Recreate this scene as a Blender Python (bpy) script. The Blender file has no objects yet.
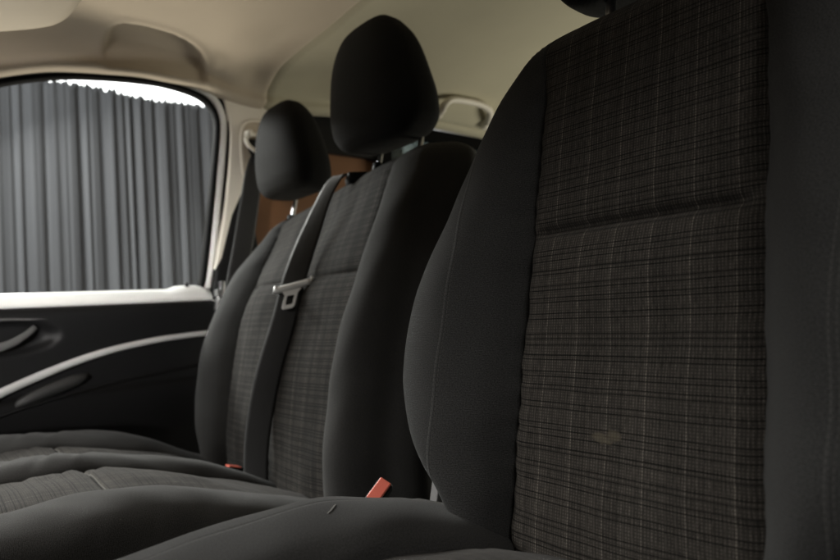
import bpy, math, random
import numpy as np
from mathutils import Vector, Matrix
random.seed(7); rng = np.random.default_rng(7)
EYE = 1.25                      # camera height over the studio floor; X = rearward, Y = towards the far door
sc = bpy.context.scene
col = sc.collection

# ------------------------------------------------------------------ helpers
ORI = {}
def tag(o, label=None, cat=None, group=None, kind=None):
    for k, v in (('label', label), ('category', cat), ('group', group), ('kind', kind)):
        if v: o[k] = v
    return o
def thing(name, loc, label, cat, group=None):
    o = bpy.data.objects.new(name, None); col.objects.link(o)
    o.empty_display_size = .05
    o.location = (loc[0], loc[1], loc[2] + EYE); ORI[o] = np.array(loc, float)
    return tag(o, label, cat, group)
def mesh(name, V, Fc, m, parent=None, uv=None, smooth=True, label=None):
    V = np.asarray(V, float); org = ORI.get(parent, np.zeros(3))
    me = bpy.data.meshes.new(name)
    me.from_pydata([tuple(v) for v in (V - org)], [], [tuple(int(i) for i in f) for f in Fc])
    if uv is not None:
        ul = me.uv_layers.new(name='UVMap')
        li = np.empty(len(me.loops), dtype=np.int32); me.loops.foreach_get('vertex_index', li)
        ul.data.foreach_set('uv', np.asarray(uv, np.float32)[li].ravel())
    me.update()
    if smooth: me.polygons.foreach_set('use_smooth', [True] * len(me.polygons))
    me.materials.append(m)
    o = bpy.data.objects.new(name, me); col.objects.link(o)
    if parent is not None:
        o.parent = parent
        if parent in ORI and parent.type == 'MESH': pass
    else:
        o.location = (0, 0, EYE)
    ORI[o] = org
    if label: o['label'] = label
    return o
def add_mod(o, kind, **k):
    m = o.modifiers.new(kind.lower(), kind)
    for a, b in k.items(): setattr(m, a, b)
    return m
def grid(P, closed=False, flip=False):
    """P[nv][nu][3] -> verts, faces"""
    P = np.asarray(P); nv, nu = P.shape[:2]
    F = []
    for j in range(nv - 1):
        for i in range(nu if closed else nu - 1):
            a = j * nu + i; b = j * nu + (i + 1) % nu; c = (j + 1) * nu + (i + 1) % nu; d = (j + 1) * nu + i
            F.append((a, d, c, b) if flip else (a, b, c, d))
    return P.reshape(-1, 3), F
def pc(xs, ys):
    """monotone cubic interpolation"""
    xs = np.array(xs, float); ys = np.array(ys, float)
    h = np.diff(xs); d = np.diff(ys) / h; m = np.zeros(len(xs))
    m[0], m[-1] = d[0], d[-1]
    for i in range(1, len(xs) - 1):
        if d[i-1] * d[i] > 0:
            w1 = 2 * h[i] + h[i-1]; w2 = h[i] + 2 * h[i-1]
            m[i] = (w1 + w2) / (w1 / d[i-1] + w2 / d[i])
    def f(x):
        x = np.clip(np.asarray(x, float), xs[0], xs[-1])
        k = np.clip(np.searchsorted(xs, x) - 1, 0, len(h) - 1)
        t = (x - xs[k]) / h[k]
        return ((2*t**3-3*t**2+1)*ys[k] + (t**3-2*t**2+t)*h[k]*m[k] + (-2*t**3+3*t**2)*ys[k+1] + (t**3-t**2)*h[k]*m[k+1])
    return f
def cr(P, n, closed=False):
    """Catmull-Rom through P, resampled to n points evenly by length"""
    P = np.asarray(P, float)
    Q = np.vstack([P[-1], P, P[0], P[1]]) if closed else np.vstack([2*P[0]-P[1], P, 2*P[-1]-P[-2]])
    out = []
    segs = len(P) if closed else len(P) - 1
    for k in range(segs):
        p0, p1, p2, p3 = Q[k:k+4]
        for t in np.linspace(0, 1, 24, endpoint=False):
            out.append(.5 * (2*p1 + (p2-p0)*t + (2*p0-5*p1+4*p2-p3)*t*t + (3*p1-p0-3*p2+p3)*t**3))
    out.append(P[0] if closed else P[-1]); out = np.array(out)
    L = np.concatenate([[0], np.cumsum(np.linalg.norm(np.diff(out, axis=0), axis=1))])
    s = np.linspace(0, L[-1], n, endpoint=not closed)
    return np.stack([np.interp(s, L, out[:, c]) for c in range(P.shape[1])], 1)
def sm(a, b, x):
    t = np.clip((np.asarray(x, float) - a) / (b - a), 0, 1); return t * t * (3 - 2 * t)
def tube(path, ra, rb=None, n=14, side=(0, 1, 0), caps=True):
    """sweep an ellipse (ra along 'side'-ish, rb along the other) along path"""
    path = np.asarray(path, float); rb = ra if rb is None else rb
    ra = np.broadcast_to(ra, len(path)); rb = np.broadcast_to(rb, len(path))
    T = np.gradient(path, axis=0); T /= np.linalg.norm(T, axis=1)[:, None]
    P = []
    for k in range(len(path)):
        s = np.array(side, float); s -= T[k] * s.dot(T[k]); s /= np.linalg.norm(s); b = np.cross(T[k], s)
        P.append([path[k] + math.cos(a) * ra[k] * s + math.sin(a) * rb[k] * b for a in np.linspace(0, 2*math.pi, n, endpoint=False)])
    V, F = grid(P, closed=True)
    if caps:
        F.append(tuple(range(n))[::-1]); F.append(tuple(range(len(V) - n, len(V))))
    return V, F
def prism(poly, y0, y1):
    """polygon in (X,z) extruded between y0 and y1 (callables of z or numbers)"""
    f = lambda y, z: y(z) if callable(y) else y
    n = len(poly)
    V = [(x, f(y0, z), z) for x, z in poly] + [(x, f(y1, z), z) for x, z in poly]
    F = [tuple(range(n)), tuple(range(2*n-1, n-1, -1))] + [(i, n+i, n+(i+1) % n, (i+1) % n) for i in range(n)]
    return V, F
def box(c, s, R=None):
    V = np.array([[x, y, z] for x in (-.5, .5) for y in (-.5, .5) for z in (-.5, .5)]) * np.array(s)
    if R is not None: V = V @ np.array(R).T
    V = V + np.array(c)
    F = [(0,1,3,2),(4,6,7,5),(0,4,5,1),(2,3,7,6),(0,2,6,4),(1,5,7,3)]
    return V, F
def join(*parts):
    V = []; F = []
    for v, f in parts:
        o = len(V); V += [tuple(p) for p in v]; F += [tuple(i + o for i in q) for q in f]
    return V, F
def bevel(o, w=.002, seg=3, ang=35):
    add_mod(o, 'BEVEL', width=w, segments=seg, limit_method='ANGLE', angle_limit=math.radians(ang)); return o
def ang_smooth(o): return o

# ------------------------------------------------------------------ materials
class NT:
    def __init__(s, name):
        s.m = bpy.data.materials.new(name); s.m.use_nodes = True; s.t = s.m.node_tree; s.t.nodes.clear()
        s.out = s.t.nodes.new('ShaderNodeOutputMaterial')
    def n(s, typ, ins=None, **kw):
        nd = s.t.nodes.new('ShaderNode' + typ)
        for k, v in kw.items(): setattr(nd, k, v)
        for k, v in (ins or {}).items(): s.set(nd, k, v)
        return nd
    def set(s, nd, k, v):
        sock = nd.inputs[k]
        if isinstance(v, bpy.types.NodeSocket): s.t.links.new(v, sock)
        elif isinstance(v, bpy.types.Node): s.t.links.new(v.outputs[0], sock)
        else: sock.default_value = v
    def math(s, op, a, b=0., c=0., clamp=False):
        nd = s.n('Math', operation=op, use_clamp=clamp)
        for i, v in enumerate((a, b, c)): s.set(nd, i, v)
        return nd.outputs[0]
    def mix(s, f, a, b, mode='MIX'):
        nd = s.n('Mix', data_type='RGBA', blend_type=mode)
        s.set(nd, 0, f); s.set(nd, 6, a); s.set(nd, 7, b); return nd.outputs[2]
    def ramp(s, x, stops, interp='LINEAR'):
        nd = s.n('ValToRGB', {0: x}); r = nd.color_ramp; r.interpolation = interp
        while len(r.elements) < len(stops): r.elements.new(.5)
        for e, (p, c) in zip(r.elements, stops):
            e.position = p; e.color = (c, c, c, 1) if not isinstance(c, tuple) else (*c, 1)
        return nd.outputs[0]
    def noise(s, vec, scale, detail=2, rough=.5):
        return s.n('TexNoise', {'Vector': vec, 'Scale': scale, 'Detail': detail, 'Roughness': rough}).outputs[0]
    def comb(s, x, y, z=0.):
        return s.n('CombineXYZ', {0: x, 1: y, 2: z}).outputs[0]
    def finish(s, color, rough, bump=None, strength=.5, dist=.001, **extra):
        b = s.n('BsdfPrincipled', {'Base Color': color, 'Roughness': rough})
        for k, v in extra.items(): s.set(b, k.replace('_', ' '), v)
        if bump is not None:
            s.set(b, 'Normal', s.n('Bump', {'Strength': strength, 'Distance': dist, 'Height': bump}).outputs[0])
        s.t.links.new(b.outputs[0], s.out.inputs[0]); return s.m
    def uv(s):
        x = s.n('SeparateXYZ', {0: s.n('UVMap', uv_map='UVMap').outputs[0]}); return x.outputs[0], x.outputs[1]

def seam_height(t, u, v, seams):
    """groove height (0 on the seam) and thread mask for a list of (axis, position, along-period)"""
    h = None; th = None
    for ax, pos in seams:
        d = t.math('ABSOLUTE', t.math('SUBTRACT', u if ax == 'u' else v, pos))
        g = t.math('SMOOTH_MIN', t.math('DIVIDE', d, .0035), 1., .3)
        al = t.math('FRACT', t.math('DIVIDE', v if ax == 'u' else u, .0055))
        m = t.math('MULTIPLY', t.math('LESS_THAN', t.math('ABSOLUTE', t.math('SUBTRACT', d, .0026)), .0006), t.math('LESS_THAN', al, .7))
        h = g if h is None else t.math('MULTIPLY', h, g); th = m if th is None else t.math('MAXIMUM', th, m)
    return h, th

def plain_fabric(name, base=(.030, .030, .0293), seams=(), sheen=.08, rib=True):
    t = NT(name); u, v = t.uv()
    vec = t.comb(u, v)
    thread = t.noise(t.comb(t.math('MULTIPLY', u, 600.), t.math('MULTIPLY', v, 850.)), 1., 3, .65)
    ribs = t.math('SINE', t.math('ADD', t.math('MULTIPLY', v, 2*math.pi/.0019), t.math('MULTIPLY', t.noise(vec, 14.), 9.)))
    wide = t.noise(vec, 9., 4, .6)
    c = t.mix(t.math('MULTIPLY', wide, 1.), (*[b * .78 for b in base], 1), (*[b * 1.25 for b in base], 1))
    c = t.mix(1., c, t.ramp(thread, [(.3, .35), (.7, 1.65)]), 'MULTIPLY')
    # lint
    vo = t.n('TexVoronoi', {'Vector': vec, 'Scale': 46., 'Randomness': 1.})
    lint = t.math('MULTIPLY', t.math('LESS_THAN', vo.outputs['Distance'], .024), t.math('GREATER_THAN', t.noise(vec, 31.), .60))
    c = t.mix(t.math('MULTIPLY', lint, .55), c, (.22, .21, .19, 1))
    h = t.math('ADD', t.math('MULTIPLY', thread, .5), t.math('MULTIPLY', ribs, .22 if rib else .0))
    if seams:
        sh, th = seam_height(t, u, v, seams)
        c = t.mix(t.math('MULTIPLY', th, .2), c, (.13, .13, .12, 1))
        h = t.math('ADD', h, t.math('MULTIPLY', sh, 3.2))
    return t.finish(c, .92, h, .4, .0008, Sheen_Weight=sheen, Sheen_Roughness=.5, Sheen_Tint=(.8, .8, .8, 1), Specular_IOR_Level=.12)

def plaid_fabric(name, stain=None, gain=1., seams=(), pu=.0405, ww=.012, D=.2, mj=.8, lc=.15):
    t = NT(name); u, v = t.uv(); vec = t.comb(u, v)
    wob = t.math('MULTIPLY', t.math('SUBTRACT', t.noise(vec, 16.), .5), .0012)
    uu = t.math('ADD', u, wob); vv = t.math('ADD', v, t.math('MULTIPLY', t.math('SUBTRACT', t.noise(vec, 11.), .5), .003))
    fu = t.math('FRACT', t.math('DIVIDE', t.math('ADD', uu, 1.), pu))
    warp = t.ramp(fu, [(0, 2.9), (.022, .85), (.055, 1.8), (.072, .9), (.13, 1.5), (.15, .75), (.21, 1.35), (.235, .8), (.29, 1.6), (.31, .8), (.36, 1.4), (.385, .75), (.44, 1.3), (.46, .8),
                       (.50, 1.9), (.518, .9), (.57, 1.5), (.59, .75), (.66, 1.4), (.68, .8), (.75, 1.7), (.77, .75), (.83, 1.4), (.85, .8), (.91, 1.5), (.93, .8)], 'CONSTANT')
    thr = t.noise(t.comb(t.math('MULTIPLY', u, 1300.), t.math('MULTIPLY', v, 110.)), 1., 1)
    lot = t.noise(t.comb(t.math('MULTIPLY', u, 60.), t.math('MULTIPLY', v, 2.)), 1., 2)
    dash = t.ramp(t.math('FRACT', t.math('DIVIDE', v, .0031)), [(0, .45), (.2, 1.25), (.6, 1.25), (.8, .45)]); maj = t.math('GREATER_THAN', warp, 1.4); dash = t.mix(t.math('ADD', t.math('MULTIPLY', maj, mj), .2), (1, 1, 1, 1), dash)
    fv = t.math('FRACT', t.math('DIVIDE', t.math('ADD', vv, 1.), .098))
    st = [(0, 1.)]
    for p in (.045, .10, .235, .285, .40, .47, .53, .70, .765, .90, .95): st += [(p, D), (p + ww, 1.)]
    weft = t.ramp(fv, st, 'CONSTANT')
    g = t.mix(1., warp, t.ramp(thr, [(.3, .6), (.7, 1.4)]), 'MULTIPLY')
    g = t.mix(1., g, t.ramp(lot, [(.35, 1 - lc), (.65, 1 + lc)]), 'MULTIPLY')
    g = t.mix(1., g, dash, 'MULTIPLY')
    g = t.mix(1., g, weft, 'MULTIPLY')
    wide = t.noise(vec, 7., 4, .6)
    b = t.mix(wide, (.024*gain, .0222*gain, .0196*gain, 1), (.042*gain, .0372*gain, .0318*gain, 1))
    c = t.mix(1., b, g, 'MULTIPLY')
    if stain:
        su, sv = stain; dd = None
        wu = t.math('ADD', u, t.math('MULTIPLY', t.math('SUBTRACT', t.noise(vec, 120., 4, .7), .5), .016)); wv_ = t.math('ADD', v, t.math('MULTIPLY', t.math('SUBTRACT', t.noise(vec, 150., 4, .7), .5), .010))
        for ou, ov, ru, rv in ((-.008, .001, .009, .0065), (.007, -.002, .011, .0050), (.001, -.006, .008, .0035)):
            dx = t.math('DIVIDE', t.math('SUBTRACT', wu, su + ou), ru); dy = t.math('DIVIDE', t.math('SUBTRACT', wv_, sv + ov), rv)
            d_ = t.math('ADD', t.math('MULTIPLY', dx, dx), t.math('MULTIPLY', dy, dy))
            dd = d_ if dd is None else t.math('SMOOTH_MIN', dd, d_, .5)
        k = t.ramp(dd, [(.0, .55), (.6, .34), (1.6, 0.)])
        c = t.mix(k, c, (.115, .100, .070, 1))
    h = t.math('ADD', t.math('MULTIPLY', thr, .6), t.math('MULTIPLY', weft, .3))
    h = t.math('ADD', h, t.math('MULTIPLY', dash, .25))
    if seams:
        sh, th = seam_height(t, u, v, seams)
        c = t.mix(t.math('MULTIPLY', th, .8), c, (.16, .155, .14, 1))
        h = t.math('ADD', h, t.math('MULTIPLY', sh, 2.5))
    return t.finish(c, .9, h, .6, .0008, Sheen_Weight=.05, Specular_IOR_Level=.12)

def simple(name, c, rough=.5, bump_scale=None, bs=.3, bd=.0006, var=.12, **k):
    t = NT(name)
    co = t.n('TexCoord').outputs['Object']
    nz_ = t.noise(co, 6., 4, .6)
    cc = t.mix(nz_, (*[x * (1 - var) for x in c], 1), (*[min(1, x * (1 + var)) for x in c], 1))
    h = t.noise(co, bump_scale, 3) if bump_scale else None
    return t.finish(cc, rough, h, bs, bd, **k)

M = {}
M['lining'] = simple('beige_lining', (.48, .41, .32), .85, 700, .35, .0008, .08, Sheen_Weight=.1)
M['lining_rear'] = simple('rear_lining', (.47, .435, .32), .85, 700, .35, .0008, .08, Sheen_Weight=.1)
M['beige'] = simple('beige_plastic', (.78, .73, .64), .5, 900, .15, .0004, .05)
M['visor'] = simple('visor_vinyl', (.52, .46, .37), .6, 800, .25, .0005, .05)
M['white'] = simple('white_paint', (.80, .80, .78), .28, None, var=.03, Coat_Weight=.4)
M['black'] = simple('black_plastic', (.006, .006, .0065), .5, 1100, .22, .0004, .15, Specular_IOR_Level=.22)
M['rubber'] = simple('black_rubber', (.006, .006, .006), .85, 500, .2, .0004, .1, Specular_IOR_Level=.04)
M['pad'] = simple('dark_grey_pad', (.022, .022, .022), .6, 600, .3, .0006, .1)
M['silver'] = simple('silver_trim', (.68, .68, .68), .30, None, var=.04, Metallic=.3)
M['tongue'] = simple('tongue_metal', (.88, .88, .87), .32, None, var=.04, Metallic=.1)
M['handle'] = simple('grey_plastic', (.10, .10, .10), .35, None, var=.05)
M['chrome'] = simple('chrome', (.78, .78, .79), .30, None, var=.05, Metallic=1.)
M['steel'] = simple('zinc_steel', (.30, .30, .30), .35, 300, .2, .0006, .2, Metallic=.8)
M['red'] = simple('red_button', (.88, .20, .14), .42, 500, .12, .0003, .06)
M['ply'] = simple('brown_board', (.20, .088, .035), .6, 60, .2, .001, .2)
M['dark'] = simple('dark_carpet', (.012, .012, .012), .95, 900, .4, .002, .2)
M['floor'] = simple('studio_floor', (.22, .22, .22), .7, 60, .2, .002, .1)
M['wall'] = simple('white_wall', (.82, .82, .82), .8, 200, .1, .001, .03)

def webbing_mat(name, base):
    t = NT(name); u, v = t.uv()
    r = t.math('SINE', t.math('MULTIPLY', u, 2*math.pi/.0045)); w = t.math('SINE', t.math('MULTIPLY', v, 2*math.pi/.0022))
    h = t.math('ADD', r, t.math('MULTIPLY', w, .5))
    nzz = t.noise(t.comb(u, v), 40., 3)
    c = t.mix(nzz, (*[b*.8 for b in base], 1), (*[b*1.25 for b in base], 1))
    return t.finish(c, .55, h, .3, .0005, Sheen_Weight=.2)
M['web'] = webbing_mat('belt_webbing', (.013, .0127, .0124))
def glass_mat(name, tint, refl=1.0):
    t = NT(name)
    fr = t.n('Fresnel', {'IOR': 1.45})
    a = t.n('BsdfTransparent', {0: (*tint, 1)}); g = t.n('BsdfGlossy', {0: (.9, .9, .9, 1), 'Roughness': .02})
    mx = t.n('MixShader', {0: t.math('MULTIPLY', fr.outputs[0], refl), 1: a.outputs[0], 2: g.outputs[0]})
    t.t.links.new(mx.outputs[0], t.out.inputs[0]); return t.m
M['glass'] = glass_mat('door_glass', (.93, .95, .94), .0)
M['tint'] = glass_mat('tinted_glass', (.30, .335, .325), .6)
def curtain_mat():
    t = NT('curtain_cloth'); u, v = t.uv(); vec = t.comb(u, v)
    a = t.noise(t.comb(t.math('MULTIPLY', u, 30.), t.math('MULTIPLY', v, .6)), 1., 3)
    c = t.mix(a, (.048, .049, .053, 1), (.094, .096, .102, 1))
    h = t.noise(vec, 900., 2)
    return t.finish(c, .95, h, .3, .001, Sheen_Weight=.15)
M['curtain'] = curtain_mat()

# ------------------------------------------------------------------ seats
def rows_top(z0, ztop, r, seam_z, n=150):
    """row heights: dense near the cross seam, then the rounded top (angle phi)"""
    z = np.linspace(z0, ztop - r, n)
    if seam_z is not None: z = np.sort(np.concatenate([z, seam_z + np.linspace(-.014, .014, 19)]))
    phi = np.linspace(0, math.pi/2, 16)[1:]
    Z = np.concatenate([z, ztop - r + r * np.sin(phi)]); PH = np.concatenate([np.zeros(len(z)), phi])
    return Z, PH
def backrest(root, sp, yl, yr, ofar, onear, b, th, z0, ztop, r, seam_z, mats, panels, zmap=None, width_b=None, seed=0, lump=.0022, gr_=.009):
    """sp(z) front spine X; yl/yr(z) far/near panel edges; ofar/onear(z) outline; b(z) bolster bulge forward"""
    Z, PH = rows_top(z0, ztop, r, seam_z)
    rg = np.random.default_rng(seed)
    kx = rg.uniform(5, 22, (6, 2)); kp = rg.uniform(0, 6.28, 6)
    k2 = rg.uniform(-70, 70, (8, 2)); p2 = rg.uniform(0, 6.28, 8)
    lumps = lambda y, z: lump * sum(np.sin(kx[i, 0]*y + kx[i, 1]*z + kp[i]) for i in range(6)) / 2.2 + .00035 * sum(np.sin(k2[i, 0]*y + k2[i, 1]*z + p2[i]) for i in range(8))
    def place(y, n, z, ph):
        n = np.asarray(n, float); y = np.asarray(y, float)
        n2 = -th/2 + (n + th/2) * math.cos(ph)
        x = sp(z) - n2
        zz = np.full_like(y, z) if zmap is None else z + zmap(y, z)
        # small natural unevenness, fading at the wrap
        return np.stack([x + lumps(y, z) * math.cos(ph), y, zz], -1)
    s_len = np.concatenate([[0], np.cumsum(np.hypot(np.diff(Z), np.diff([float(sp(z)) for z in Z])))])
    def edges(z):
        wv = .0012*math.sin(z*31 + seed) + .0008*math.sin(z*67 + 2*seed)
        a = min(float(yl(z)) + wv, float(ofar(z)) - .012); c = max(float(yr(z)) - .0013*math.sin(z*26 + 1 + seed) - .0008*math.sin(z*59), float(onear(z)) + .012)
        return (a, c) if a > c else ((a + c)/2 + 1e-3, (a + c)/2 - 1e-3)
    groove = lambda z: gr_ * math.exp(-((z - seam_z)/.0055)**2) + .004*math.exp(-((z - seam_z + .0)/.018)**2) if seam_z is not None else 0
    for (f0, f1, mat, crown) in panels:
        P = []; UV = []
        for z, ph, sl in zip(Z, PH, s_len):
            a, c = edges(z); ya = c + (a - c) * f1; yc_ = c + (a - c) * f0
            tf = 1 - .85*float(sm(ztop - .14, ztop - .05, z)); q = np.linspace(0, 1, 46); y = ya + (yc_ - ya) * q
            e = np.minimum(q, 1 - q) * (ya - yc_)
            n = crown * (4*q*(1-q)) * (1 - .5*sm(.1, .3, z)) - .006 * tf * np.exp(-(e/.006)**1.5) - groove(z) * sm(0, .02, e)
            n = n + (.006 * math.exp(-((z - seam_z + .05)/.05)**2) if seam_z is not None else 0) * (4*q*(1-q))
            n = n + .0011*math.sin(z*185 + 2.6*math.sin(z*21 + seed))*np.exp(-e/.016)*math.cos(ph)
            P.append(place(y, n, z, ph)); UV += [(yy - (float(yl(0)) + float(yr(0)))/2, sl) for yy in y]
        V, Fc = grid(P, flip=True); mesh('backrest_panel', V, Fc, mat, root, UV)
    for sgn, o in ((1, ofar), (-1, onear)):
        P = []; UV = []
        for z, ph, sl in zip(Z, PH, s_len):
            a, c = edges(z); e = a if sgn > 0 else c
            w = max(abs(float(o(z)) - e), .012); B = float(b(z)); k = min(w / .13, 1); tf = 1 - .85*float(sm(ztop - .14, ztop - .05, z))
            C = np.array([(0, -.006*tf), (.004*k, .002*k), (w*.16, B*.55), (w*.38, B*.95), (w*.60, B), (w*.80, B*.72), (w*.93, B*.2 - .004), (w, -.028*k - .004),
                          (w*.995, -th*.55), (w*.95, -th*.82), (w*.85, -th + .004), (w*.7, -th)])
            if sgn < 0: C = np.array([(0, -.006*tf), (.004*k, .002*k), (w*.13, B*.65), (w*.26, B), (w*.42, B*1.02), (w*.56, B*.80), (w*.68, B*.30), (w*.80, -.022), (w*.91, -.048), (w*.98, -.07),
                          (w, -th*.72), (w*.95, -th*.92), (w*.85, -th + .001), (w*.7, -th)])
            q = cr(C, 56); L = np.concatenate([[0], np.cumsum(np.hypot(*np.diff(q, axis=0).T))])
            q = q.copy(); q[:, 1] += .0011*math.sin(z*185 + 2.6*math.sin(z*21 + seed))*np.exp(-L/.016)*math.cos(ph)
            P.append(place(e + sgn*q[:, 0], q[:, 1], z, ph)); UV += [(l, sl) for l in L]
        V, Fc = grid(P, flip=(sgn < 0)); mesh('backrest_bolster', V, Fc, mats['bol_far' if sgn > 0 else 'bol_near'], root, UV)
    P = []; UV = []
    for z, ph, sl in zip(Z, PH, s_len):
        a, c = edges(z)
        ya = a + max(abs(float(ofar(z)) - a), .012)*.7; yc_ = c - max(abs(float(onear(z)) - c), .012)*.7
        y = np.linspace(yc_, ya, 14); P.append(place(y, np.full(14, -th), z, ph)); UV += [(yy, sl) for yy in y]
    V, Fc = grid(P, flip=False); mesh('backrest_cover', V, Fc, mats['back'], root, UV)

def cushion(root, zb, x0, x1, strips, name_mat, rise=lambda x: 1., bow=None, seed=1, seam_x=None, lump=.002, wrinkles=()):
    X = np.concatenate([np.linspace(x0, x0 + .08, 18)[:-1], np.linspace(x0 + .08, x1, 90)])
    if seam_x is not None: X = np.sort(np.concatenate([X, seam_x + np.linspace(-.01, .01, 15)]))
    rg = np.random.default_rng(seed); kx = rg.uniform(5, 24, (6, 2)); kp = rg.uniform(0, 6.28, 6); k2 = rg.uniform(-70, 70, (8, 2)); p2 = rg.uniform(0, 6.28, 8)
    for kind, ctrl, mat in strips:
        C = cr(np.array(ctrl, float), 44 if kind == 'cushion_panel' else 40)
        L = np.concatenate([[0], np.cumsum(np.hypot(*np.diff(C, axis=0).T))])
        if kind == 'cushion_panel': L = C[:, 0] - C[:, 0].mean()
        P = []; UV = []; s = 0; prev = None
        for x in X:
            f = np.clip((x - x0)/.08, 0, 1); drop = -.08*(1 - math.sqrt(max(0, 1 - (1 - f)**2)))
            z = zb(x) + C[:, 1] * rise(x) + drop
            z = z + lump * sum(np.sin(kx[i, 0]*x + kx[i, 1]*C[:, 0] + kp[i]) for i in range(6)) / 2.2 + .0004 * sum(np.sin(k2[i, 0]*x + k2[i, 1]*L + p2[i]) for i in range(8))
            for wx, sl_, wy, ww, wd_ in wrinkles: z = z - wd_*np.exp(-((x - wx - sl_*(L - wy))/.008)**2 - ((L - wy)/ww)**2) + .6*wd_*np.exp(-((x - wx - .013 - sl_*(L - wy))/.009)**2 - ((L - wy)/ww)**2)
            if seam_x is not None and kind == 'cushion_panel': z = z - .007*np.exp(-((x - seam_x)/.004)**2) - .003*np.exp(-((x - seam_x)/.014)**2)
            xx = np.full(len(C), x) if bow is None else x + bow(C[:, 0])*(1 - sm(x0, x0 + .3, x))
            P.append(np.stack([xx, C[:, 0], z], -1)); UV += [(l, x) for l in L]
        V, Fc = grid(P, flip=True); mesh(kind, V, Fc, mat, root, UV)

def headrest(root, yc, xc, zc, m, sc_=1., lean=-.10):
    zz = np.array([-.148, -.145, -.135, -.115, -.08, -.03, .02, .06, .095, .12, .138, .150, .157, .160])
    w = pc([-.148, -.146, -.138, -.125, -.10, -.06, 0, .05, .09, .12, .14, .152, .160], [.004, .09, .128, .150, .166, .170, .160, .150, .136, .115, .096, .074, .004])
    d = pc([-.148, -.146, -.138, -.12, -.09, -.04, .03, .09, .13, .15, .160], [.003, .036, .056, .070, .077, .076, .067, .052, .036, .021, .002])
    zs = np.concatenate([np.linspace(-.148, -.125, 12)[:-1], np.linspace(-.125, .125, 40), np.linspace(.125, .16, 16)[1:]])
    P = []; UV = []
    for z in zs:
        a = np.linspace(0, 2*math.pi, 64, endpoint=False)
        ca, sa = np.cos(a), np.sin(a); e = 2/3.2
        y = np.sign(ca)*np.abs(ca)**e*w(z)*sc_; x = np.sign(sa)*np.abs(sa)**e*d(z)*sc_
        x = x - .014*sc_*np.cos(y/(.16*sc_)*1.4)*(x < 0)
        P.append(np.stack([xc + x + lean*z, yc + y, np.full_like(y, zc + z*sc_)], -1)); UV += [(t*.09, z) for t in a]
    V, Fc = grid(P, closed=True)
    n = 64; Fc.append(tuple(range(n))[::-1]); Fc.append(tuple(range(len(V)-n, len(V))))
    h = mesh('headrest', V, Fc, m, root, UV)
    return h
def post(h, x, y, z0, z1, lean=.25):
    pth = [(x + lean*(z - z0), y, z) for z in np.linspace(z0, z1, 6)]
    V, Fc = tube(pth, .0065, n=16, side=(1, 0, 0)); o = mesh('headrest_post', V, Fc, M['chrome'], h)
    V, Fc = tube([(x + lean*(t - .012), y, z0 + t) for t in (-.01, .02, .024)], [.014, .014, .010], n=20, side=(1, 0, 0))
    mesh('post_collar', V, Fc, M['black'], h)

F_bol = plain_fabric('bolster_cloth', seams=[('u', .105)])
F_boln = plain_fabric('bolster_cloth_near', seams=[('u', .105)])
F_plain = plain_fabric('plain_cloth')
F_black = plain_fabric('headrest_cloth', (.013, .013, .0127), sheen=.02)
F_cush = plain_fabric('cushion_cloth', (.029, .0287, .0278), seams=[('u', .100)])
F_benchc = plain_fabric('bench_cushion_cloth', (.034, .0331, .0316))
F_bback = plain_fabric('bench_bolster_cloth', (.032, .0314, .0302))
F_plaid = plaid_fabric('plaid_cloth', stain=(.012, .224), gain=1.3)
F_plaid_b = plaid_fabric('plaid_cloth_bench', gain=.66, pu=.050, ww=.022, D=.10, mj=0., lc=.36)
F_plaid_c = plaid_fabric('plaid_cloth_cushion', gain=.90, pu=.036, seams=[('v', .245)])

# --- near seat
seat = thing('front_seat', (.42, .32, -.75), 'large charcoal van seat nearest the camera, its plaid backrest panel stained', 'car seat')
sp1 = pc([-.36, -.2, 0, .15, .24, .361], [.487, .513, .560, .597, .619, .651])
yl1 = pc([-.36, -.2, 0, .15, .32], [.455, .452, .450, .450, .452]); yr1 = pc([-.36, 0, .32], [.192, .191, .187])
of1 = pc([-.36, -.30, -.26, -.207, -.184, -.158, -.127, -.086, -.044, .01, .051, .087, .118, .161, .193, .235, .265, .295, .322, .343, .356, .361],
         [.46, .475, .500, .550, .582, .610, .630, .648, .654, .648, .636, .620, .604, .590, .575, .556, .541, .518, .487, .452, .405, .33])
on1 = lambda z: .64 - of1(z)
b1 = pc([-.36, -.25, -.12, .0, .1, .2, .28, .32], [.03, .05, .066, .062, .046, .022, .006, .0])
backrest(seat, sp1, yl1, yr1, of1, on1, b1, .13, -.36, .361, .045, .079, dict(bol_far=F_bol, bol_near=F_boln, back=F_plain), [(0, 1, F_plaid, .004)], seed=3)
zb1 = pc([-.15, -.05, .05, .12, .2, .3, .4, .5, .6, .7, .75], [-.212, -.202, -.196, -.193, -.188, -.191, -.210, -.243, -.294, -.352, -.385])
def strips1():
    far = [(.445, -.034), (.449, -.024), (.475, -.008), (.515, 0.), (.55, -.001), (.582, -.010), (.607, -.032), (.622, -.07), (.625, -.11), (.618, -.17)]
    near = [(.64 - y, z) for y, z in far][::-1]
    return [('cushion_bolster', far, F_cush), ('cushion_bolster', near, F_cush), ('cushion_panel', [(.195, -.034), (.25, -.024), (.32, -.022), (.39, -.024), (.445, -.034)], F_plaid_c)]
cushion(seat, zb1, -.12, .66, [(k, c[::-1] if c[0][0] > c[-1][0] else c, m) for k, c, m in strips1()], None, rise=lambda x: 1., seed=5, seam_x=.245, wrinkles=((.55, -.5, .10, .05, .0025), (.47, .6, .16, .05, .002)))
V, Fc = box((.30, .32, -.53), (.62, .50, .34)); bevel(mesh('seat_base', V, Fc, M['dark'], seat, smooth=False), .02)
h = headrest(seat, .315, .700, .505, F_black, .88)
for y in (.385, .25): post(h, .672, y, .29, .43)
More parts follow.
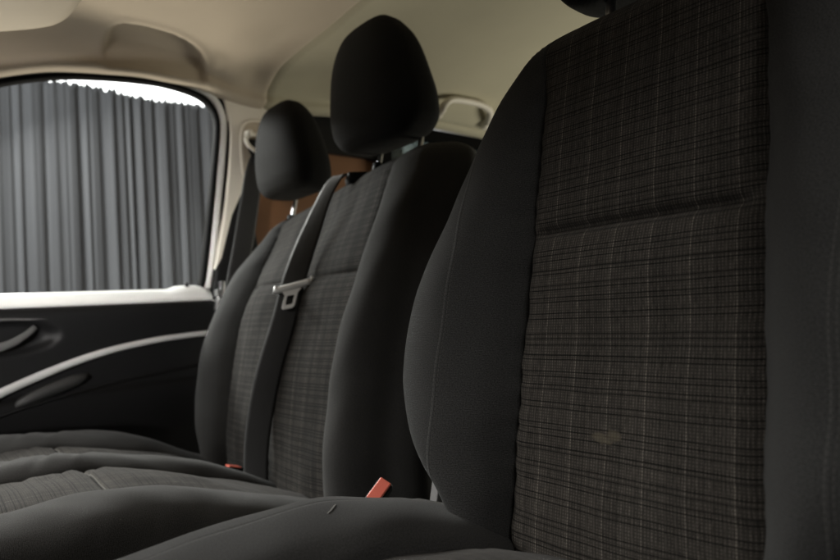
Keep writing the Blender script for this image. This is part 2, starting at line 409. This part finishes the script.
# recliner hinge plate by the backrest's inner bottom corner
V, Fc = prism([(.570, -.31), (.585, -.255), (.598, -.248), (.630, -.262), (.636, -.29), (.62, -.335), (.575, -.34)], .655, .672)
o = bevel(mesh('recliner_plate', V, Fc, M['steel'], seat, smooth=False), .003)
V, Fc = tube([(.617, .655, -.297), (.617, .645, -.297)], .010, n=18, side=(1, 0, 0)); mesh('pivot_bolt', V, Fc, M['chrome'], o)

# --- double bench
bench = thing('bench_seat', (.5, 1.32, -.75), 'charcoal double passenger bench with two headrests beside the far door', 'car seat')
sp2 = pc([-.48, -.3, -.15, -.02, .1, .3, .40], [.655, .660, .684, .720, .766, .850, .888])
yl2 = pc([-.48, .4], [1.61, 1.61]); yr2 = pc([-.48, .4], [1.06, 1.06])
of2 = pc([-.48, -.36, -.28, -.15, -.03, .1, .2, .28, .33, .355, .37, .377, .378], [1.60, 1.69, 1.738, 1.764, 1.77, 1.765, 1.745, 1.715, 1.68, 1.64, 1.58, 1.50, 1.40])
on2 = pc([-.48, 0, .2, .28, .32, .345, .362, .373, .378], [.872, .872, .874, .878, .886, .898, .918, .955, 1.10])
b2 = pc([-.48, -.3, -.1, .1, .25, .36], [.04, .055, .055, .045, .028, .01])
zt2 = pc([.85, .97, 1.12, 1.3, 1.45, 1.6, 1.77], [0, 0, -.008, -.030, -.052, -.068, -.085])
zm2 = lambda y, z: zt2(y) * float(sm(.05, .36, z))
backrest(bench, sp2, yl2, yr2, of2, on2, b2, .13, -.48, .378, .05, .088, dict(bol_far=F_bback, bol_near=F_bback, back=F_plain),
         [(0, .555, F_plaid_b, .010), (.555, 1, F_plaid_b, .010)], zmap=zm2, seed=8, gr_=.0045)
zb2 = pc([-.15, 0, .1, .2, .3, .4, .5, .6, .7, .8], [-.262, -.245, -.238, -.239, -.252, -.280, -.318, -.362, -.412, -.46])
S2 = [('cushion_bolster', [(.872, -.20), (.868, -.11), (.874, -.055), (.892, -.022), (.925, -.004), (.965, 0.), (1.01, -.006), (1.045, -.020), (1.058, -.034)], F_benchc),
      ('cushion_panel', [(1.058, -.034), (1.075, -.022), (1.17, -.014), (1.265, -.022), (1.282, -.034)], F_plaid_c),
      ('cushion_bolster', [(1.282, -.034), (1.290, -.020), (1.315, -.004), (1.342, 0.), (1.37, -.004), (1.394, -.020), (1.402, -.034)], F_benchc),
      ('cushion_panel', [(1.402, -.034), (1.42, -.022), (1.50, -.014), (1.59, -.022), (1.605, -.034)], F_plaid_c),
      ('cushion_bolster', [(1.605, -.034), (1.615, -.018), (1.645, 0.), (1.685, .004), (1.725, -.006), (1.752, -.03), (1.766, -.07), (1.768, -.12), (1.762, -.20)], F_benchc)]
cushion(bench, zb2, -.14, .76, S2, None, seed=9, seam_x=.245, lump=.003, wrinkles=((.16, .5, .12, .05, .004), (.215, .6, .10, .06, .005), (.28, .7, .11, .05, .004), (.50, .4, .20, .06, .003)))
V, Fc = box((.32, 1.32, -.60), (.62, .84, .26)); bevel(mesh('seat_base', V, Fc, M['dark'], bench, smooth=False), .02)
h1 = headrest(bench, 1.125, .890, .541, F_black, .97)
for y in (1.195, 1.035): post(h1, .925, y, .352, .47)
h2 = headrest(bench, 1.580, .890, .492, F_black, .90)
for y in (1.655, 1.50): post(h2, .925, y, .29, .40)

ln = mesh('lint_thread', *tube(cr([(.303, .503, -.1921), (.309, .507, -.1917), (.315, .512, -.1913), (.321, .5175, -.1917)], 16), .0004, n=8), simple('pale_lint', (.34, .33, .31), .9))
tag(ln, 'tiny pale thread of lint lying on the nearest seat cushion', 'lint')
# --- belt buckles
def buckle(loc, axis, wdir, label, L=.062, W=.026, T=.020):
    t = thing('belt_buckle', loc, label, 'belt buckle', 'seat belt buckles between the seats')
    a = np.array(axis, float); a /= np.linalg.norm(a); w = np.array(wdir, float); w -= a*w.dot(a); w /= np.linalg.norm(w); n = np.cross(a, w)
    R = np.stack([w, n, a], 1); c = np.array(loc)
    V, Fc = box(c + a*L*.5, (W, T, L), R); bevel(mesh('housing', V, Fc, M['black'], t, smooth=False), .004, 4)
    b = mesh('release_button', *box(c + a*(L*.64) + n*(T*.5), (W*.80, .006, L*.66), R), M['red'], t, smooth=False); bevel(b, .002)
    V, Fc = box(c - a*.07, (W*.5, .006, .16), R); bevel(mesh('stalk', V, Fc, M['black'], t, smooth=False), .002)
    return t
buckle((.522, .76, -.308), (.74, 0., .56), (-.45, .80, .42), 'seat belt buckle with red release button beside the nearest seat cushion', L=.058, W=.025)
buckle((.640, 1.452, -.388), (-.93, .05, .30), (.05, -1., 0), 'small red seat belt buckle between bench cushion and backrest', L=.05, W=.034)

# --- belts
def ribbon(path, wdirs, width, n=80, thick=.0018):
    p = cr(np.hstack([np.array(path, float), np.array(wdirs, float)]), n); P = p[:, :3]; W = p[:, 3:]; W /= np.linalg.norm(W, axis=1)[:, None]
    T = np.gradient(P, axis=0); T /= np.linalg.norm(T, axis=1)[:, None]
    W = W - T*(W*T).sum(1)[:, None]; W /= np.linalg.norm(W, axis=1)[:, None]; N = np.cross(T, W)
    q = np.linspace(-1, 1, 9); L = np.concatenate([[0], np.cumsum(np.linalg.norm(np.diff(P, axis=0), axis=1))])
    rows = []; UV = []
    for k in range(n):
        hw = width/2 if np.isscalar(width) else np.interp(k/(n-1), np.linspace(0, 1, len(width)), width)/2
        prof = [(s*hw, thick + .0035*(s*s - 1)*.0 + .0012*math.cos(s*math.pi/2)) for s in q] + [(s*hw, -thick + .0012*math.cos(s*math.pi/2)) for s in q[::-1]]
        rows.append([P[k] + W[k]*a + N[k]*b for a, b in prof]); UV += [(a, L[k]) for a, b in prof]
    V, Fc = grid(rows, closed=True); m = len(prof); Fc.append(tuple(range(m))[::-1]); Fc.append(tuple(range(len(V)-m, len(V))))
    return V, Fc, UV
belt = thing('seat_belt', (.72, 1.30, -.42), 'dark seat belt with metal tongue hanging down the double bench backrest', 'seat belt', 'seat belts of the van')
wd = (.80, -.60, 0)
pth = [(.872, 1.262, .352), (.846, 1.266, .345), (.815, 1.274, .300), (.768, 1.283, .20), (.722, 1.292, .090), (.688, 1.300, -.02), (.655, 1.318, -.13), (.636, 1.340, -.24), (.628, 1.355, -.33), (.626, 1.362, -.43)]
wds = [(.5, -.85, .1), (.55, -.82, .15), (.6, -.78, .2), (.7, -.70, .2), (.78, -.62, .1), wd, wd, (.75, -.66, 0), (.7, -.7, 0), (.7, -.7, 0)]
V, Fc, UV = ribbon(pth, wds, [.032, .034, .040, .050, .055, .057, .058, .060, .061, .060, .058]); mesh('webbing', V, Fc, M['web'], belt, UV)
V, Fc = box((.900, 1.250, .342), (.062, .070, .030), Matrix.Rotation(-.5, 3, 'Z')); bevel(mesh('belt_outlet', V, Fc, M['black'], belt, smooth=False), .010, 4)
# belt tongue: crossbar with the webbing slot and a slotted plate below
w = np.array(wd)/np.linalg.norm(wd); nrm = np.array([-.60, -.80, .0]); up = np.array([.28, 0, .96])
c = np.array([.716, 1.292, .066]) + nrm*.006
def Q(a, b, d=0): return c + w*a + up*b + nrm*d
bar = [Q(-.041, -.006), Q(-.03, -.003), Q(0, .004), Q(.03, .011), Q(.040, .014)]
V1, F1 = tube(cr(bar, 16), .0060, .0085, n=14, side=tuple(nrm))
e1, f1 = tube([Q(-.040, -.012, .0), Q(-.040, .006, .002)], .005, n=12, side=tuple(w)); e2, f2 = tube([Q(.040, .004, 0), Q(.043, .026, .002)], .004, n=12, side=tuple(w))
tg = mesh('tongue', *join((V1, F1), (e1, f1), (e2, f2)), M['tongue'], belt)
def plate(outer, inner, t):
    n = len(outer); V = []
    for d in (t, -t):
        V += [Q(a, b, d + .003) for a, b in outer] + [Q(a, b, d + .003) for a, b in inner]
    F = []
    for i in range(n):
        j = (i+1) % n
        F += [(i, j, n+j, n+i), (2*n+i, 3*n+i, 3*n+j, 2*n+j), (i, 2*n+i, 2*n+j, j), (n+i, n+j, 3*n+j, 3*n+i)]
    return V, F
ou = [(-.022, -.010), (.022, -.001), (.016, -.012), (.014, -.046), (.009, -.051), (-.012, -.054), (-.016, -.050), (-.015, -.018)]
inn = [(-.008, -.020), (.008, -.018), (.0085, -.022), (.008, -.038), (.006, -.041), (-.006, -.043), (-.0085, -.040), (-.0085, -.024)]
bevel(mesh('latch_plate', *plate(ou, inn, .0014), M['tongue'], tg, smooth=False), .0006, 2)

pb = thing('seat_belt', (.80, 1.80, -.2), 'dark seat belt running down the beige pillar behind the far door', 'seat belt', 'seat belts of the van')
V, Fc, UV = ribbon([(.925, 1.805, .565), (.885, 1.80, .50), (.860, 1.795, .40), (.826, 1.79, .25), (.785, 1.785, .09), (.74, 1.78, -.10), (.72, 1.78, -.30)], [(1, -.12, .0)]*7, [.050, .060, .064, .062, .060, .058, .058])
mesh('webbing', V, Fc, M['web'], pb, UV)
ring = cr([(.858, 1.80, .594), (.856, 1.795, .572), (.875, 1.79, .550), (.925, 1.79, .535), (.975, 1.792, .540), (.985, 1.797, .575), (.93, 1.80, .602), (.88, 1.80, .605)], 48, closed=True)
V, Fc = tube(np.vstack([ring, ring[:1]]), .0075, n=12, side=(0, 1, 0), caps=False); mesh('guide_loop', V, Fc, M['beige'], pb)
V, Fc = prism([(.862, .585), (.858, .55), (.882, .50), (.975, .50), (.975, .575), (.93, .59)], 1.797, 1.790); bevel(mesh('guide_plate', V, Fc, M['black'], pb, smooth=False), .003)
V, Fc = tube([(.862, 1.80, .602), (.862, 1.776, .602)], [.014, .011], n=20, side=(1, 0, 0)); mesh('anchor_cap', V, Fc, M['beige'], pb)

# ------------------------------------------------------------------ far door
van = thing('van_cab', (.9, 1.0, -.85), 'beige lined van interior around the seats with roof, pillar and black front door', 'van')
def sweep(prof, xs, f=None):
    P = []
    for x in xs:
        p = np.array(prof, float); P.append([(x, *(f(x, y, z) if f else (y, z))) for y, z in p])
    return grid(P)
prof = cr([(1.872, .066), (1.858, .062), (1.848, .050), (1.846, .030), (1.852, -.02), (1.858, -.08), (1.852, -.16), (1.838, -.19), (1.835, -.30), (1.832, -.55), (1.85, -.60)], 90)
def dishf(x, y, z):
    r = math.hypot(max(0, x - .20)/.125, (z + .012)/.048); a = float(sm(1.0, .62, r)); return y + .022*a, z
V, Fc = sweep(prof, np.linspace(-.5, .755, 160), dishf); door = mesh('door', V, Fc, M['black'], van)
yw = lambda z: 1.912 - .113*np.asarray(z)           # plane of the glass, leaning in towards the roof
outl = [(-.34, .10), (.15, .099), (.45, .100), (.62, .101), (.700, .101), (.722, .115), (.738, .23), (.756, .395), (.768, .52), (.775, .61), (.772, .655), (.752, .692), (.715, .714), (.65, .726), (.571, .728), (.434, .714), (.323, .693), (.198, .650), (.05, .575), (-.12, .47), (-.28, .33)]
OC = cr(outl, 260, closed=True)
def offs(C, d):
    T = np.roll(C, -1, 0) - np.roll(C, 1, 0); T /= np.linalg.norm(T, axis=1)[:, None]
    return C + np.stack([T[:, 1], -T[:, 0]], 1)*d       # outline runs counter-clockwise in (X,z)
def band(C, d0, d1, yo, depth, n=7):
    """rounded frame band between offsets d0 and d1 from the window outline, facing the cabin"""
    P = []
    for q in np.linspace(0, math.pi, n):
        d = (d0 + d1)/2 - math.cos(q)*(d1 - d0)/2; K = offs(C, d)
        P.append(np.stack([K[:, 0], yw(K[:, 1]) + yo - math.sin(q)*depth, K[:, 1]], 1))
    for d, in ((d1,), (d0,)):
        K = offs(C, d); P.append(np.stack([K[:, 0], yw(K[:, 1]) + yo + .02, K[:, 1]], 1))
    P.append(P[0]); return grid(P, closed=True)
mesh('window_seal', *band(OC, -.004, .010, 0, .012), M['rubber'], door)
mesh('window_frame', *band(OC, .0105, .036, .002, .014), M['white'], door)
mesh('frame_seal', *band(OC, .0365, .046, .004, .014), M['rubber'], door)
K = offs(OC, .002); n = len(K)
V = [(x, float(yw(z)) + .004, z) for x, z in K] + [(x, float(yw(z)) + .008, z) for x, z in K]
mesh('window_glass', V, [tuple(range(n)), tuple(range(2*n-1, n-1, -1))] + [(i, n+i, n+(i+1) % n, (i+1) % n) for i in range(n)], M['glass'], door, smooth=False)
# inner skin: profile in (y,z) swept along X
xs = np.linspace(-.5, .742, 60)
sill = cr([(1.915, .090), (1.908, .100), (1.894, .1005), (1.878, .092), (1.866, .080), (1.861, .071), (1.868, .066)], 24)
def sillf(x, y, z): return y, z + (.010*float(sm(.62, .645, x))*(1 - float(sm(.70, .742, x)))*(1 if z > .08 else 0))
V, Fc = sweep(sill, xs, sillf); o = mesh('window_sill', V, Fc, M['white'], door); add_mod(o, 'SOLIDIFY', thickness=.004, offset=1)
V, Fc = prism([(-.5, .08), (.755, .08), (.755, -.62), (-.5, -.62)], 1.90, 1.93); mesh('door_shell', V, Fc, M['white'], door, smooth=False)
V, Fc = box((.748, 1.883, -.27), (.012, .05, .67)); mesh('door_edge', V, Fc, M['white'], door, smooth=False)
st = cr([(-.3, 1.835, -.34), (0., 1.838, -.232), (.10, 1.84, -.186), (.18, 1.84, -.150), (.29, 1.842, -.108), (.41, 1.843, -.072), (.54, 1.845, -.050), (.64, 1.846, -.042), (.735, 1.848, -.038)], 70)
V, Fc = tube(st, .010, np.linspace(.0145, .008, 70), n=18); mesh('trim_strip', V, Fc, M['silver'], door)
V, Fc = tube(cr([(-.3, 1.836, -.37), (0, 1.832, -.262), (.18, 1.830, -.206), (.41, 1.832, -.161), (.66, 1.838, -.137), (.74, 1.84, -.132)], 60), .006, .0032, n=12); mesh('pocket_rim', V, Fc, M['black'], door)
# soft grip under the strip
rows = []
for t in np.linspace(-1, 1, 40):
    e = max(0, 1 - abs(t)**3.2)**.5; cx = .292 + .088*t; cz = -.160 + .028*t + .004*(1-t*t)
    rows.append([(cx, 1.846 - .020*e*max(math.sin(a), -.3), cz + .020*e*math.cos(a)) for a in np.linspace(0, 2*math.pi, 28, endpoint=False)])
mesh('grip_pad', *grid(rows, closed=True), M['pad'], door)
# inside handle: recess rim and lever
V, Fc = tube(cr([(-.25, 1.848, .036), (.0, 1.848, .037), (.18, 1.849, .036), (.29, 1.850, .031), (.318, 1.852, .024), (.322, 1.858, .012)], 40), .004, n=10); hr = mesh('handle_rim', V, Fc, M['handle'], door)
V, Fc = tube(cr([(.02, 1.86, -.045), (.12, 1.846, -.042), (.19, 1.843, -.032), (.235, 1.848, -.010), (.262, 1.862, .012)], 40), np.linspace(.007, .004, 40), np.linspace(.016, .008, 40), n=14); mesh('door_handle', V, Fc, M['handle'], door)
V, Fc = tube([(.672, 1.888, .10), (.672, 1.888, .116), (.672, 1.888, .124)], [.006, .006, .0045], n=16, side=(1, 0, 0)); mesh('lock_pin', V, Fc, M['black'], door)
V, Fc = join(box((.757, 1.845, .085), (.02, .03, .022)), box((.770, 1.85, .105), (.014, .02, .035)), box((.750, 1.845, .050), (.012, .03, .04), Matrix.Rotation(.3, 3, 'Y'))); bevel(mesh('door_catch', V, Fc, M['chrome'], door, smooth=False), .002)

# ------------------------------------------------------------------ van body
zlip = pc([-.6, -.3, -.1, .05, .2, .323, .434, .571, .69, .76, .82, .90, 1.0, 1.2, 1.5, 1.8, 3.2], [.33, .42, .52, .590, .662, .702, .720, .733, .733, .722, .708, .703, .704, .725, .752, .760, .760])
zrf = pc([-.7, -.4, -.1, .2, .5, .8, .93, 1.3, 2., 3.2], [.57, .69, .775, .82, .835, .82, .805, .84, .89, .90])
def hp(x):
    zl = float(zlip(x)); zr_ = float(zrf(x)); d = zr_ - zl
    k = float(sm(1.05, 1.45, x)); f = lambda a, b: a + (b - a)*k
    return np.array([(-.42, zl + .03), (-.36, zl + d*.55), (-.22, zl + d*.88), (0, zr_), (.5, zr_ + .015), (1.1, zr_ + .015), (1.38, zr_ + .002 - .012*k), (1.56, zl + d*f(.97, .62)), (1.68, zl + d*f(.86, .22)), (1.75, zl + d*f(.58, .07)), (1.778, zl + .036), (1.776, zl + .022), (1.781, zl + .009), (1.797, zl + .001), (1.825, zl - .001), (1.85, zl + .008)])
hrec = pc([.40, .43, .445, .47, .53, .60, .66, .70, .73], [1.80, 1.735, 1.703, 1.683, 1.676, 1.682, 1.703, 1.735, 1.80])
def headliner(name, x0, x1, nx, m, dz=0., recess=False, edge=None):
    P = []
    for x in np.linspace(x0, x1, nx):
        p = cr(hp(x), 220)
        T = np.gradient(p, axis=0); T /= np.linalg.norm(T, axis=1)[:, None]; N = np.stack([-T[:, 1], T[:, 0]], 1)  # outward/up
        off = np.zeros(len(p))
        if recess:
            y = p[:, 0]; lo = 1.782; hi = float(hrec(x))
            a = float(sm(.425, .450, x)) * float(sm(.735, .705, x))
            off = off + .030*a*sm(hi - .006, hi + .016, y)*sm(lo + .004, lo - .020, y)
            off = off - .004*float(sm(.42, .46, x))*float(sm(.76, .72, x))*np.exp(-((y - hi + .016)/.010)**2) - .004*math.exp(-((x - .742)/.012)**2)*sm(1.68, 1.71, y)*sm(1.79, 1.76, y)
            # padded pillar shoulder in front of the roof seam
            off = off - .012*math.exp(-((x - .79)/.05)**2)*sm(1.45, 1.6, y)*sm(1.80, 1.74, y) + .012*math.exp(-((x - .87)/.035)**2)*sm(1.4, 1.58, y)*sm(1.80, 1.72, y)
        if edge is not None:
            e = abs(x - edge); off = off*min(1., e/.03) + .008*math.exp(-(e/.0055)**2)
        q = p + N*(off + dz)[:, None]
        P.append(np.stack([np.full(len(p), x), q[:, 0], q[:, 1]], 1))
    V, Fc = grid(P); return mesh(name, V, Fc, m, van)
headliner('front_headliner', -.62, .93, 190, M['lining'], recess=True, edge=.93)
headliner('rear_headliner', .93, 3.2, 160, M['lining_rear'], edge=.93)
P = []
for x in np.linspace(-.62, 3.24, 60):
    p = cr(hp(x), 60); T = np.gradient(p, axis=0); T /= np.linalg.norm(T, axis=1)[:, None]; N = np.stack([-T[:, 1], T[:, 0]], 1); q = p + N*.06
    q = q[q[:, 0] < 1.9]; q = cr(q[::3], 40); P.append(np.stack([np.full(40, x), q[:, 0], q[:, 1]], 1))
mesh('roof_panel', *grid(P), M['white'], van)
# visor: padded slab folded up to the roof over the windscreen
vis = []
vc = cr([(-.16, 1.02), (.12, 1.00), (.27, 1.01), (.305, 1.05), (.312, 1.25), (.306, 1.46), (.288, 1.535), (.24, 1.562), (.10, 1.57), (-.16, 1.57)], 90, closed=True)
cen = vc.mean(0)
rows = []
zv = lambda x: .585 + .33*x
for s, dzv in ((0, -.020), (.5, -.020), (.9, -.019), (.97, -.016), (.995, -.009), (1., 0.), (.995, .007), (.97, .010), (.9, .012), (0, .012)):
    k = cen + (vc - cen)*max(s, .001); rows.append(np.stack([k[:, 0], k[:, 1], zv(k[:, 0]) + dzv + .045], 1))
mesh('sun_visor', *grid(rows, closed=True), M['visor'], van)
# B pillar
yp = lambda z: 1.868 - .075*np.asarray(z)
lft = pc([-.9, -.2, .10, .167, .39, .62, .72], [.700, .722, .745, .757, .797, .815, .792])
up_poly = [(float(lft(z)), z) for z in np.linspace(.16, .73, 20)] + [(1.02, .73), (1.02, .52), (.99, .46), (.90, .44), (.862, .44), (.815, .34), (.778, .20)]
rec = cr([(.862, .645), (.985, .655), (1.000, .64), (1.000, .53), (.985, .50), (.90, .47), (.868, .465), (.852, .50)], 80, closed=True)
V, Fc = prism(up_poly, lambda z: float(yp(z)), lambda z: float(yp(z)) + .03); bevel(mesh('pillar_trim', V, Fc, M['beige'], van, smooth=False), .009, 4)
rr = np.vstack([rec, rec[:1]]); V, Fc = tube(np.stack([rr[:, 0], yp(rr[:, 1]), rr[:, 1]], 1), .006, n=10, caps=False); o = mesh('belt_slot_rim', V, Fc, M['beige'], van)
inn_ = rec.mean(0) + (rec - rec.mean(0))*.96
V, Fc = prism([tuple(p) for p in inn_], lambda z: float(yp(z)) - .0035, lambda z: float(yp(z)) + .004); mesh('belt_slot', V, Fc, M['lining'], van, smooth=False)
lo_poly = [(float(lft(z)) + .004, z) for z in np.linspace(-.9, .155, 12)] + [(.782, .20), (.818, .335), (.855, .43), (.885, .43), (.90, .275), (.93, .10), (.96, -.9)]
V, Fc = prism(lo_poly, lambda z: 1.866 - .06*z, lambda z: 1.90 - .06*z); bevel(mesh('lower_pillar_trim', V, Fc, M['black'], van, smooth=False), .008, 3)
# rear side: brown board, window with frame
V, Fc = prism([(.90, -.85), (1.47, -.85), (1.47, .62), (.90, .62)], 1.885, 1.90); mesh('lining_board', V, Fc, M['ply'], van, smooth=False)
V, Fc = prism([(.98, .60), (1.48, .60), (1.48, .80), (.98, .80)], 1.86, 1.884); mesh('upper_trim', V, Fc, M['black'], van, smooth=False)
def ringf(x0, x1, z0, z1, t, y0, y1):
    a = cr([(x0, z0+.06), (x0+.06, z0), (x1-.06, z0), (x1, z0+.06), (x1, z1-.06), (x1-.06, z1), (x0+.06, z1), (x0, z1-.06)], 80, closed=True)
    b = offs(a, t); n = len(a); V = []
    for y in (y0, y1):
        V += [(p[0], y, p[1]) for p in a] + [(p[0], y, p[1]) for p in b]
    F = []
    for i in range(n):
        j = (i+1) % n; F += [(i, j, n+j, n+i), (2*n+i, 3*n+i, 3*n+j, 2*n+j), (i, 2*n+i, 2*n+j, j), (n+i, n+j, 3*n+j, 3*n+i)]
    return V, F, a
V, Fc, a = ringf(1.50, 2.75, .12, .705, .05, 1.835, 1.87); sw = bevel(mesh('side_window_frame', V, Fc, M['rubber'], van, smooth=False), .006)
n = len(a); V = [(p[0], 1.852, p[1]) for p in a] + [(p[0], 1.857, p[1]) for p in a]
mesh('window_glass', V, [tuple(range(n)), tuple(range(2*n-1, n-1, -1))] + [(i, n+i, n+(i+1) % n, (i+1) % n) for i in range(n)], M['tint'], sw, smooth=False)
V, Fc = prism([(1.47, .05), (3.2, .05), (3.2, -.85), (1.47, -.85)], 1.87, 1.90); mesh('lower_lining', V, Fc, M['ply'], van, smooth=False)
V, Fc = prism([(2.81, .05), (3.2, .05), (3.2, .80), (2.81, .80)], 1.86, 1.89); mesh('rear_pillar', V, Fc, M['beige'], van, smooth=False)
V, Fc = box((3.22, .75, .0), (.03, 2.4, 1.75)); mesh('rear_wall', V, Fc, M['lining_rear'], van, smooth=False)
V, Fc = box((1.2, .75, -.87), (4.1, 2.35, .03)); mesh('cab_floor', V, Fc, M['dark'], van, smooth=False)
# grab handle on the rear side rail
gh = cr([(1.625, 1.69, .762), (1.600, 1.64, .762), (1.592, 1.605, .778), (1.62, 1.595, .795), (1.69, 1.592, .802), (1.77, 1.592, .803), (1.83, 1.597, .792), (1.865, 1.625, .775), (1.925, 1.69, .772)], 70)
V, Fc = tube(gh, .017, .013, n=16, side=(0, 1, .3)); g = mesh('grab_handle', V, Fc, M['beige'], van)
for x in (1.625, 1.925): bevel(mesh('handle_mount', *box((x, 1.70, .775), (.05, .04, .045)), M['beige'], g, smooth=False), .009, 4)

# ------------------------------------------------------------------ studio outside
cur = thing('curtain', (1.2, 3.9, -EYE), 'dark grey pleated curtain hanging outside the far van window', 'curtain')
YC = 3.9
xs_ = np.arange(-1.6, 3.3, .0065); ph = np.zeros(len(xs_)); amp = np.zeros(len(xs_)); x = -1.6; acc = 0.
knots = [-1.6]; 
while knots[-1] < 3.4: knots.append(knots[-1] + random.choice([.04, .045, .05, .06, .07, .085]))
kn = np.array(knots); ka = rng.uniform(.3, 1.1, len(kn))*(.75 + .4*np.sin(kn*6.1 + .5))
phs = np.interp(xs_, kn, np.arange(len(kn))*2*math.pi); am = np.interp(xs_, kn, ka)
zs_ = np.linspace(-EYE, 0, 40)
TOP = 1.452
P = []; UV = []
for k, t in enumerate(np.linspace(0, 1, 60)):
    drift = .012*np.sin(3*xs_ + 2.1*t) + .018*t*np.sin(7*xs_ + 1.3)
    z = -EYE + .02 + (TOP - .0 + EYE - .02)*t
    zz = z + (.010*np.cos(phs*1.0 + 1.) + .008*np.cos(phs*2.3) + .006*np.sin(xs_*170.) + .010*np.sin(9*xs_))*(t**12)
    w1 = phs*.63 + 2.0*np.sin(xs_*2.7); w2 = xs_*41. + 1.6*np.sin(xs_*5.3 + .7)
    y = YC + .015*am*np.cos(phs) + .006*am*np.cos(2*phs + 1.) + .006*np.cos(w1) + .006*np.cos(w2) + drift*.6
    y = YC + (y - YC)*(1 - .2*t)
    P.append(np.stack([xs_ + .01*np.sin(2.3*t + phs*.5)*(1-t), y, zz if np.ndim(zz) else np.full(len(xs_), zz)], 1)); UV += [(a, z) for a in xs_]
V, Fc = grid(P); o = mesh('curtain_cloth', V, Fc, M['curtain'], cur, UV); add_mod(o, 'SOLIDIFY', thickness=.004)
wl = mesh('wall', *box((1.0, 5.05, .6), (11., .1, 3.7)), M['wall'], None, smooth=False); tag(wl, 'bright white studio wall behind and above the dark curtain', 'wall')
gr = mesh('ground', *box((1.0, 1.5, -EYE - .05), (14., 14., .1)), M['floor'], None, smooth=False); tag(gr, kind='structure')

# ------------------------------------------------------------------ lamps
def area(name, loc, tgt, size, power, colr=(1, 1, 1), spread=180):
    l = bpy.data.lights.new(name, 'AREA'); l.shape = 'RECTANGLE'; l.size, l.size_y = size; l.energy = power; l.color = colr; l.spread = math.radians(spread)
    o = bpy.data.objects.new(name, l); col.objects.link(o); o.location = (loc[0], loc[1], loc[2] + EYE)
    d = Vector(tgt) - Vector(loc); o.rotation_euler = d.to_track_quat('-Z', 'Y').to_euler(); return o
area('windscreen_softbox', (-1.6, 1.75, 1.2), (.4, 1.1, -.2), (1.1, .6), 75, (1, .97, .93))
area('overhead_softbox', (.3, -1.7, 1.7), (.35, 1.9, .05), (1., .6), 24, (1, .97, .93))
area('window_softbox', (-.3, 3.45, 1.53), (.5, .6, -.05), (1.7, .3), 165, (1, .97, .94))
area('low_window_softbox', (.2, 3.1, -.45), (.5, 1.2, .8), (1.8, .5), 40, (1, .88, .74))
area('curtain_lamp', (-.9, 2.7, 1.8), (.9, 3.9, .3), (.5, .7), 66, (.97, .98, 1))
area('wall_lamp', (1.0, 4.35, 2.25), (1.2, 5.0, 1.6), (6., .2), 260)
area('added_sill_fill', (-1.5, -.5, .25), (.26, 1.88, .22), (.5, .5), 2.3, (1, .97, .93), 21)  # added narrow fill without a known source, brightens the far sill and door frame
area('added_headliner_fill', (2.7, .8, -.1), (.9, 1.3, .8), (.8, .6), 13, (1, .96, .80))  # added fill behind the seats, no known lamp there; lifts the headliner
w_ = bpy.data.worlds.new('World'); sc.world = w_; w_.use_nodes = True
bg = w_.node_tree.nodes['Background']; bg.inputs[0].default_value = (1, .97, .93, 1); bg.inputs[1].default_value = .035

# ------------------------------------------------------------------ camera
right = Vector((0.7533925399838426, -0.6544260011162654, -0.06423620287398715)); upv = Vector((0.018771017432687023, -0.07624380595529306, 0.9969124991482419)); fwd = Vector((0.6573030728676353, 0.7522722187588915, 0.045157272751336394))
right = fwd.cross(upv).normalized(); upv = right.cross(fwd).normalized()
cam = bpy.data.cameras.new('camera'); co = bpy.data.objects.new('camera', cam); col.objects.link(co)
co.matrix_world = Matrix(((right.x, upv.x, -fwd.x, 0), (right.y, upv.y, -fwd.y, 0), (right.z, upv.z, -fwd.z, EYE), (0, 0, 0, 1)))
cam.sensor_width = 36; cam.lens = 592/840*36; cam.clip_start = .02; cam.clip_end = 100
cam.dof.use_dof = True; cam.dof.focus_distance = .74; cam.dof.aperture_fstop = 4.2
sc.camera = co
sc.render.engine = 'CYCLES'
sc.view_settings.view_transform = 'Standard'; sc.view_settings.look = 'None'; sc.view_settings.exposure = 0; sc.view_settings.gamma = 1
